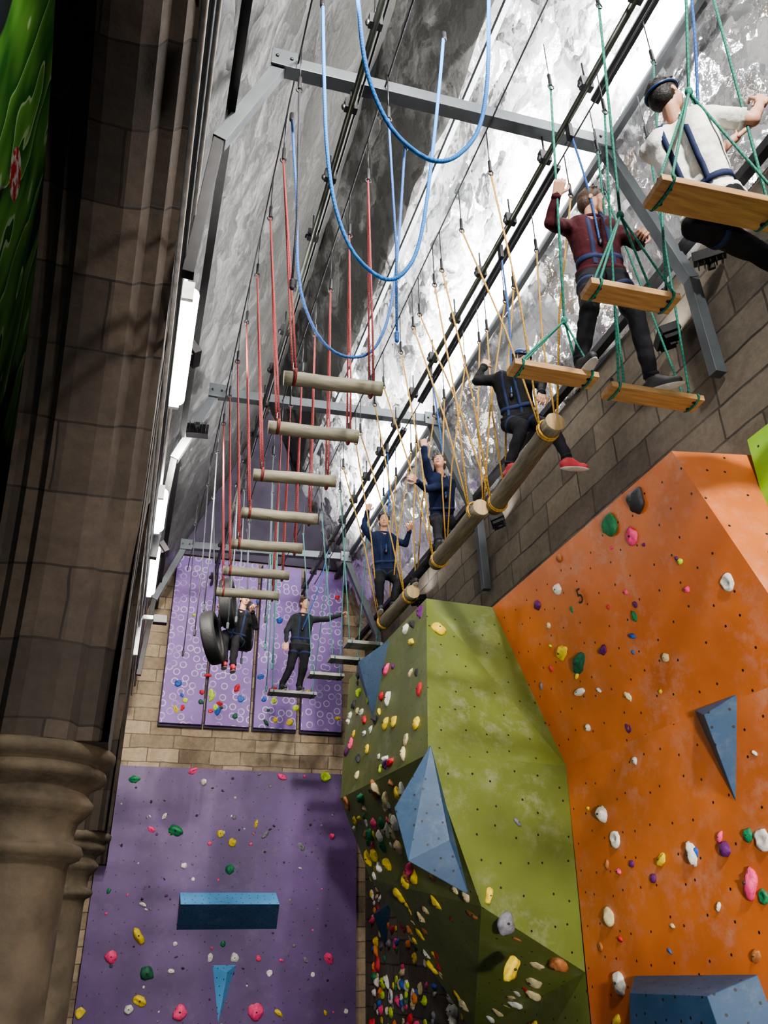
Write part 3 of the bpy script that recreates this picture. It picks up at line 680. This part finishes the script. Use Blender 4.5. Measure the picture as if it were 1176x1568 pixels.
vol([(2.36,8.75,4.34),(2.36,7.4,4.28),(2.22,7.55,3.45),(2.18,8.0,4.2),(2.4,8,4.0)])
vol([(2.09,5.66,2.86),(1.82,5.72,2.42),(1.88,5.62,2.07),(2.31,5.62,1.86),(2.2,6.3,2.6),(2.3,6.3,2.1),(2.16,5.55,2.2)])
vol([(3.30,4.22,2.83),(3.30,3.82,2.83),(3.31,4.02,2.23),(3.17,3.98,2.74)])
vol([(3.31,5.32,1.38),(3.31,4.12,1.42),(3.31,5.32,.7),(3.31,3.9,.7),(3.06,5.0,1.3),(3.06,4.25,1.32),(3.04,5.05,.95),(3.04,4.1,.95)])
vol([(3.6,11.5,2.05),(3.6,12.1,2.0),(3.6,11.8,1.5),(3.4,11.7,1.9)])

# ------------------------------------------------------------------ holds
def hold(b,p,n,size,col,kind=None):
    p=V(p); n=V(n).normalized(); a,u=frame(n); rot=Matrix((a,u,n)).transposed(); th=random.uniform(0,6.28)
    rot=rot@Matrix.Rotation(th,3,'Z'); kind=kind or random.choice('jjbbdpk'); R=size/2; m='h_'+col
    sc={'j':(1.15,.75,.65),'b':(1,.9,.6),'d':(1,1,.5),'p':(1.25,.55,.65),'k':(.9,.9,.8),'f':(1.5,.45,.4)}[kind]
    vs,fs=ICO[3 if size>.07 else 2]; s=random.uniform(0,99); nv=[]
    for v in vs:
        c=v*(1+.30*noise.noise(v*1.3+V((s,0,0)))+.12*noise.noise(v*3.4+V((0,s,0))))
        if kind=='d' and c.z>0: c.z-=max(0,.75-math.hypot(c.x,c.y))*1.2
        if kind=='j' and c.z>0 and c.y>0: c.z*=.5; c.y*=.8
        nv.append(b.bm.verts.new(p+rot@(V((c.x*sc[0],c.y*sc[1],max(-.05,c.z*sc[2])))*R)))
    for f in fs: b.face([nv[i] for i in f],m,True)
    if size>.04 and kind!='d': b.ell(p+n*R*(sc[2]*.93),(R*.15,R*.15,R*.12),'h_black',None,8,6)
PUR=[(10,370,'green',10),(92,385,'pink',9),(109,370,'white',8),(191,384,'gray',4),(208,368,'gray',4),(225,382,'pink',9),(260,384,'pink',4),(293,384,'lime',11),(58,321,'white',6),(42,303,'pink',7),(75,302,'green',15),(139,299,'yellow',8),(125,286,'pink',5),(157,288,'yellow',9),(190,314,'yellow',7),(157,322,'gray',5),(204,299,'gray',8),(258,284,'gray',9),(305,299,'pink',7),(184,286,'pink',4),(92,256,'white',7),(156,252,'green',10),(106,239,'white',4),(-5,224,'green',5),(147,212,'pink',4),(42,207,'white',6),(41,169,'yellow',14),(118,185,'cream',6),(90,159,'white',5),(9,145,'pink',12),(138,142,'white',7),(154,158,'green',6),(171,141,'white',9),(204,140,'pink',6),(236,137,'pink',5),(253,155,'gray',4),(270,137,'gray',6),(303,138,'pink',11),(57,125,'dkgreen',13),(220,122,'white',6),(52,94,'yellow',12),(-20,83,'yellow',9),(104,80,'pink',14),(39,85,'white',9),(204,77,'pink',16),(235,75,'yellow',8),(300,73,'yellow',5),(329,74,'white',5),(88,127,'white',6),(281,119,'white',5),(131,207,'cream',6),(160,60,'white',8),(250,50,'green',10),(60,45,'red',10),(300,40,'yellow',10)]
KP=.0135
b=B()
for x,z,c,s in PUR: hold(b,(x/100,12.68,z/100),(0,-1,0),s*KP,c)
for i in range(80): hold(b,(random.uniform(-.1,3.2),12.68,random.uniform(.4,3.8)),(0,-1,0),random.uniform(.025,.045),random.choice(['gray','black','purple','pink','white']))
for i in range(38):
    hold(b,(random.uniform(.4,3.15),12.69,random.choice([random.uniform(4.6,5.2),random.uniform(4.6,7)])),(0,-1,0),random.uniform(.06,.12),random.choice(['yellow','red','blue','green','dkgreen','yellow','lime']))
b.finish('climbing_holds')
KO=.0088
OU=[(302,404,417,'black',20),(302,438,416,'green',18),(306,420,399,'pink',13),(301,510,422,'brown',8),(305,560,402,'purple',10),(305,525,402,'white',11),(318,356,340,'white',12),(314,545,357,'yellow',15),(317,526,344,'dkgreen',18),(317,492,343,'purple',9),(321,538,325,'white',12),(325,482,307,'cream',9),(317,590,343,'gray',6),(329,493,288,'purple',8)]
OL=[(543,238,'white',14),(531,220,'white',13),(546,205,'brown',7),(515,203,'purple',6),(481,203,'yellow',10),(449,203,'white',14),(418,203,'purple',10),(386,205,'white',13),(403,185,'pink',16),(552,172,'cream',15),(569,154,'brown',7),(410,150,'brown',8),(549,133,'white',16),(560,110,'yellow',12),(480,60,'cream',14)]
b=B()
for x,y,z,c,s in OU: hold(b,(x/100,y/100,z/100),(-1,0,-.204),s*KO,c,'d' if c=='green' else None)
for y,z,c,s in OL: hold(b,(3.3,y/100,z/100),(-1,0,0),s*KO,c)
MIX=['pink','purple','yellow','green','white','red','blue','cream','lime']
for i in range(26): hold(b,(3.3,random.uniform(3.4,5.8),random.uniform(.3,2.7)),(-1,0,0),random.uniform(.035,.075),MIX[i%9])
for i in range(20):
    z=random.uniform(2.95,4.1); hold(b,(3.0+.2027*(4.28-z),random.uniform(3.8,5.7),z),(-1,0,-.204),random.uniform(.03,.07),MIX[i%9])
b.finish('climbing_holds')
b=B(); gn=(V(G['x'])-V(G[0])).cross(V(G['c'])-V(G[0])).normalized()
if gn.y>0: gn=-gn
g2=(V(G['d'])-V(G['x'])).cross(V(G['c'])-V(G['x'])).normalized()
if g2.y>0: g2=-g2
def onp(p,n,q):
    p=V(p);q=V(q); p.y=q.y-((p.x-q.x)*n.x+(p.z-q.z)*n.z)/n.y; return p
for x,y,z,c,s in [(241,625,397,'yellow',15),(282,625,399,'gray',10)]: hold(b,onp((x/100,y/100,z/100),gn,G[0]),gn,s*KO,c)
for x,y,z,c,s in [(246,551,186,'yellow',11),(273,568,234,'gray',7),(258,545,169,'gray',17),(261,536,142,'yellow',17)]: hold(b,onp((x/100*1.03,y/100,1.6+(z/100-1.6)*1.03),g2,G['x']),g2,s*KO,c)
def scatter(q,cnt,cols,s0,s1,out):
    a,bb,c,d=[V(v) for v in q]
    for i in range(cnt):
        u,w=random.uniform(.04,.96),random.uniform(.05,.95)
        p=(a.lerp(bb,u)).lerp(d.lerp(c,u),w); n=(bb-a).cross(d-a)+(d-c).cross(bb-c); n.normalize()
        if n.dot(V(out))<0: n=-n
        hold(b,p,n,random.uniform(s0,s1),random.choice(cols))
scatter(P(0,'t','l','x'),44,['white','cream','yellow','yellow','purple','red','white','black','lime','pink'],.06,.12,(-1,0,0))
scatter(P('x','l','m','d'),66,['white','cream','yellow','cream','brown','yellow','pink','green'],.06,.15,(-1,-.3,-1))
scatter(P('d','m','n','e'),84,['cream','yellow','brown','white','cream','red','yellow'],.08,.19,(-1,-.3,-1))
scatter([(3.3,6,1.3),(3.3,8,.8),(3.3,8,0.1),(3.3,6,0.1)],40,['cream','yellow','brown','white'],.07,.16,(-1,0,0))
b.finish('climbing_holds')
b=B()
scatter([(3.6,8.3,2.7),(3.6,12.6,2.7),(3.6,12.6,.2),(3.6,8.3,.2)],260,['blue','pink','white','gray','yellow','lime','green','red','cream','orange','white'],.07,.17,(-1,0,0))
b.finish('climbing_holds')

# ------------------------------------------------------------------ fittings & light
def fluor(x,y0,y1,z):
    b=B(); b.box((x-.07,(y0+y1)/2,z+.02),(.03,y1-y0+.08,.16),'white')
    b.tube([(x,y0,z),(x,y1,z)],.055,'tube',14); b.box((x-.03,y0-.02,z),(.10,.03,.14),'white'); b.box((x-.03,y1+.02,z),(.10,.03,.14),'white')
    b.finish('fluorescent_light')
fluor(0,4.03,5.19,5.2); fluor(-.02,6.7,7.4,5.2); fluor(-.02,7.94,9.1,5.2)
b=B()
for x,z,r in ((-.07,5.05,.02),(-.04,5.4,.012),(-.09,4.9,.015)): b.tube([(x,Y0,z),(x,12.6,z)],r,'white' if r<.02 else 'steel',8)
b.finish('wall_conduit')
b=B(); b.box((-.09,9.5,4.86),(.05,.05,.62),'white'); b.box((.0,9.5,5.02),(.22,.05,.05),'white'); b.box((.14,9.48,5.0),(.16,.10,.10),'blackmetal'); b.finish('wall_light_bracket',bevel=.005)
def lamp(p,rot,e,sx,sy,col,spread,par):
    l=bpy.data.lights.new('lamp','AREA'); l.energy=e; l.shape='RECTANGLE'; l.size=sx; l.size_y=sy; l.color=col; l.spread=math.radians(spread)
    lo=bpy.data.objects.new('lamp',l); bpy.context.collection.objects.link(lo)
    m=rot.to_4x4(); m.translation=p; lo.matrix_world=m; lo.parent=par
def flood(p,aim,e,size,col=(1,.97,.93),spread=180):  # right-wall floods are real fittings, all others are added for their light
    p=V(p); d=(V(aim)-p).normalized(); r,u=frame(d); rot=Matrix((r,u,-d)).transposed()
    b=B(); b.box(p-d*.05,(.22,.15,.07),'blackmetal',rot); b.box(p-d*.11,(.05,.05,.08),'blackmetal',rot)
    for k in range(5): b.box(p-d*.1+r*(k-2)*.04,(.008,.13,.04),'blackmetal',rot)
    lamp(p+d*.01,rot,e,size,size*.7,col,spread,b.finish('wall_or_added_floodlight',bevel=.006))
def added_batten(x,z,y0,y1,aim,e):
    # invented light for the roof: batten on the truss ties, washing the foil slope
    p=V((x,(y0+y1)/2,z)); d=V((aim[0]-x,0,aim[1]-z)).normalized(); r=V((0,1,0)); u=(-d).cross(r)
    rot=Matrix((r,u,-d)).transposed()
    b=B(); b.box(p-d*.03,(y1-y0,.07,.045),'blackmetal',rot)
    lamp(p+d*.01,rot,e,y1-y0-.05,.05,(1,.99,.97),150,b.finish('added_uplight_batten'))
for y0,y1,e in ((-.5,3.3,1150),(3.9,7.3,880),(7.9,11.3,560)): added_batten(2.74,7.2,y0,y1,(2.95,7.9),e)
for y in (2.2,5.6,9.6): flood((.12,y,6.0),(2.9,y,8.0),45,.2,(1,.99,.97),90)  # added floods on the left, placed only for sparkle on the foil
flood((3.42,3.9,5.6),(2.2,4.4,9.5),8,.18); flood((3.42,3.3,5.85),(2.6,2.4,8.5),8,.18); flood((3.42,7.0,5.6),(2.4,7.6,9),8,.18); flood((3.42,9.6,5.7),(2.4,9.2,9),8,.18)
flood((1.6,-1.0,6.6),(2.9,5.5,3.0),165,.3,(1,.96,.9),110)  # added light for the climbing walls, unseen behind the camera
flood((1.2,-1.0,1.2),(2.7,6.6,2.3),105,.3,(1,.96,.9),90)  # added low fill, out of view, lifting the shaded undersides
flood((.9,.8,7.6),(1.2,12,3.0),85,.3,(1,.94,.86),60)  # unseen overhead flood, added to brighten the end wall
flood((.25,7.2,6.2),(.9,12.7,4.6),90,.25,(1,.9,.78),110)  # added warm flood to lift the end wall stone and panels
flood((-1.15,3.0,8.6),(-1.7,6,7.2),90,.3)  # unseen aisle lamp, added to light the mural
w=bpy.data.worlds.new('World'); bpy.context.scene.world=w; w.use_nodes=True
w.node_tree.nodes["Background"].inputs[0].default_value=(.9,.92,1,1); w.node_tree.nodes["Background"].inputs[1].default_value=.05

# ------------------------------------------------------------------ camera
psi,th,ro=math.radians(17.25),math.radians(27.86),math.radians(.8)
F=V((math.sin(psi)*math.cos(th),math.cos(psi)*math.cos(th),math.sin(th))); R=V((math.cos(psi),-math.sin(psi),0)); U=R.cross(F)
R2=R*math.cos(ro)-U*math.sin(ro); U2=U*math.cos(ro)+R*math.sin(ro)
cam=bpy.data.cameras.new('camera'); co=bpy.data.objects.new('camera',cam); bpy.context.collection.objects.link(co)
m=Matrix((R2,U2,-F)).transposed().to_4x4(); m.translation=V((0,0,1.6)); co.matrix_world=m
cam.sensor_fit='VERTICAL'; cam.sensor_height=24; cam.lens=24*1750/2212; cam.clip_start=.02
bpy.context.scene.camera=co
bpy.context.scene.view_settings.look='AgX - Medium High Contrast'
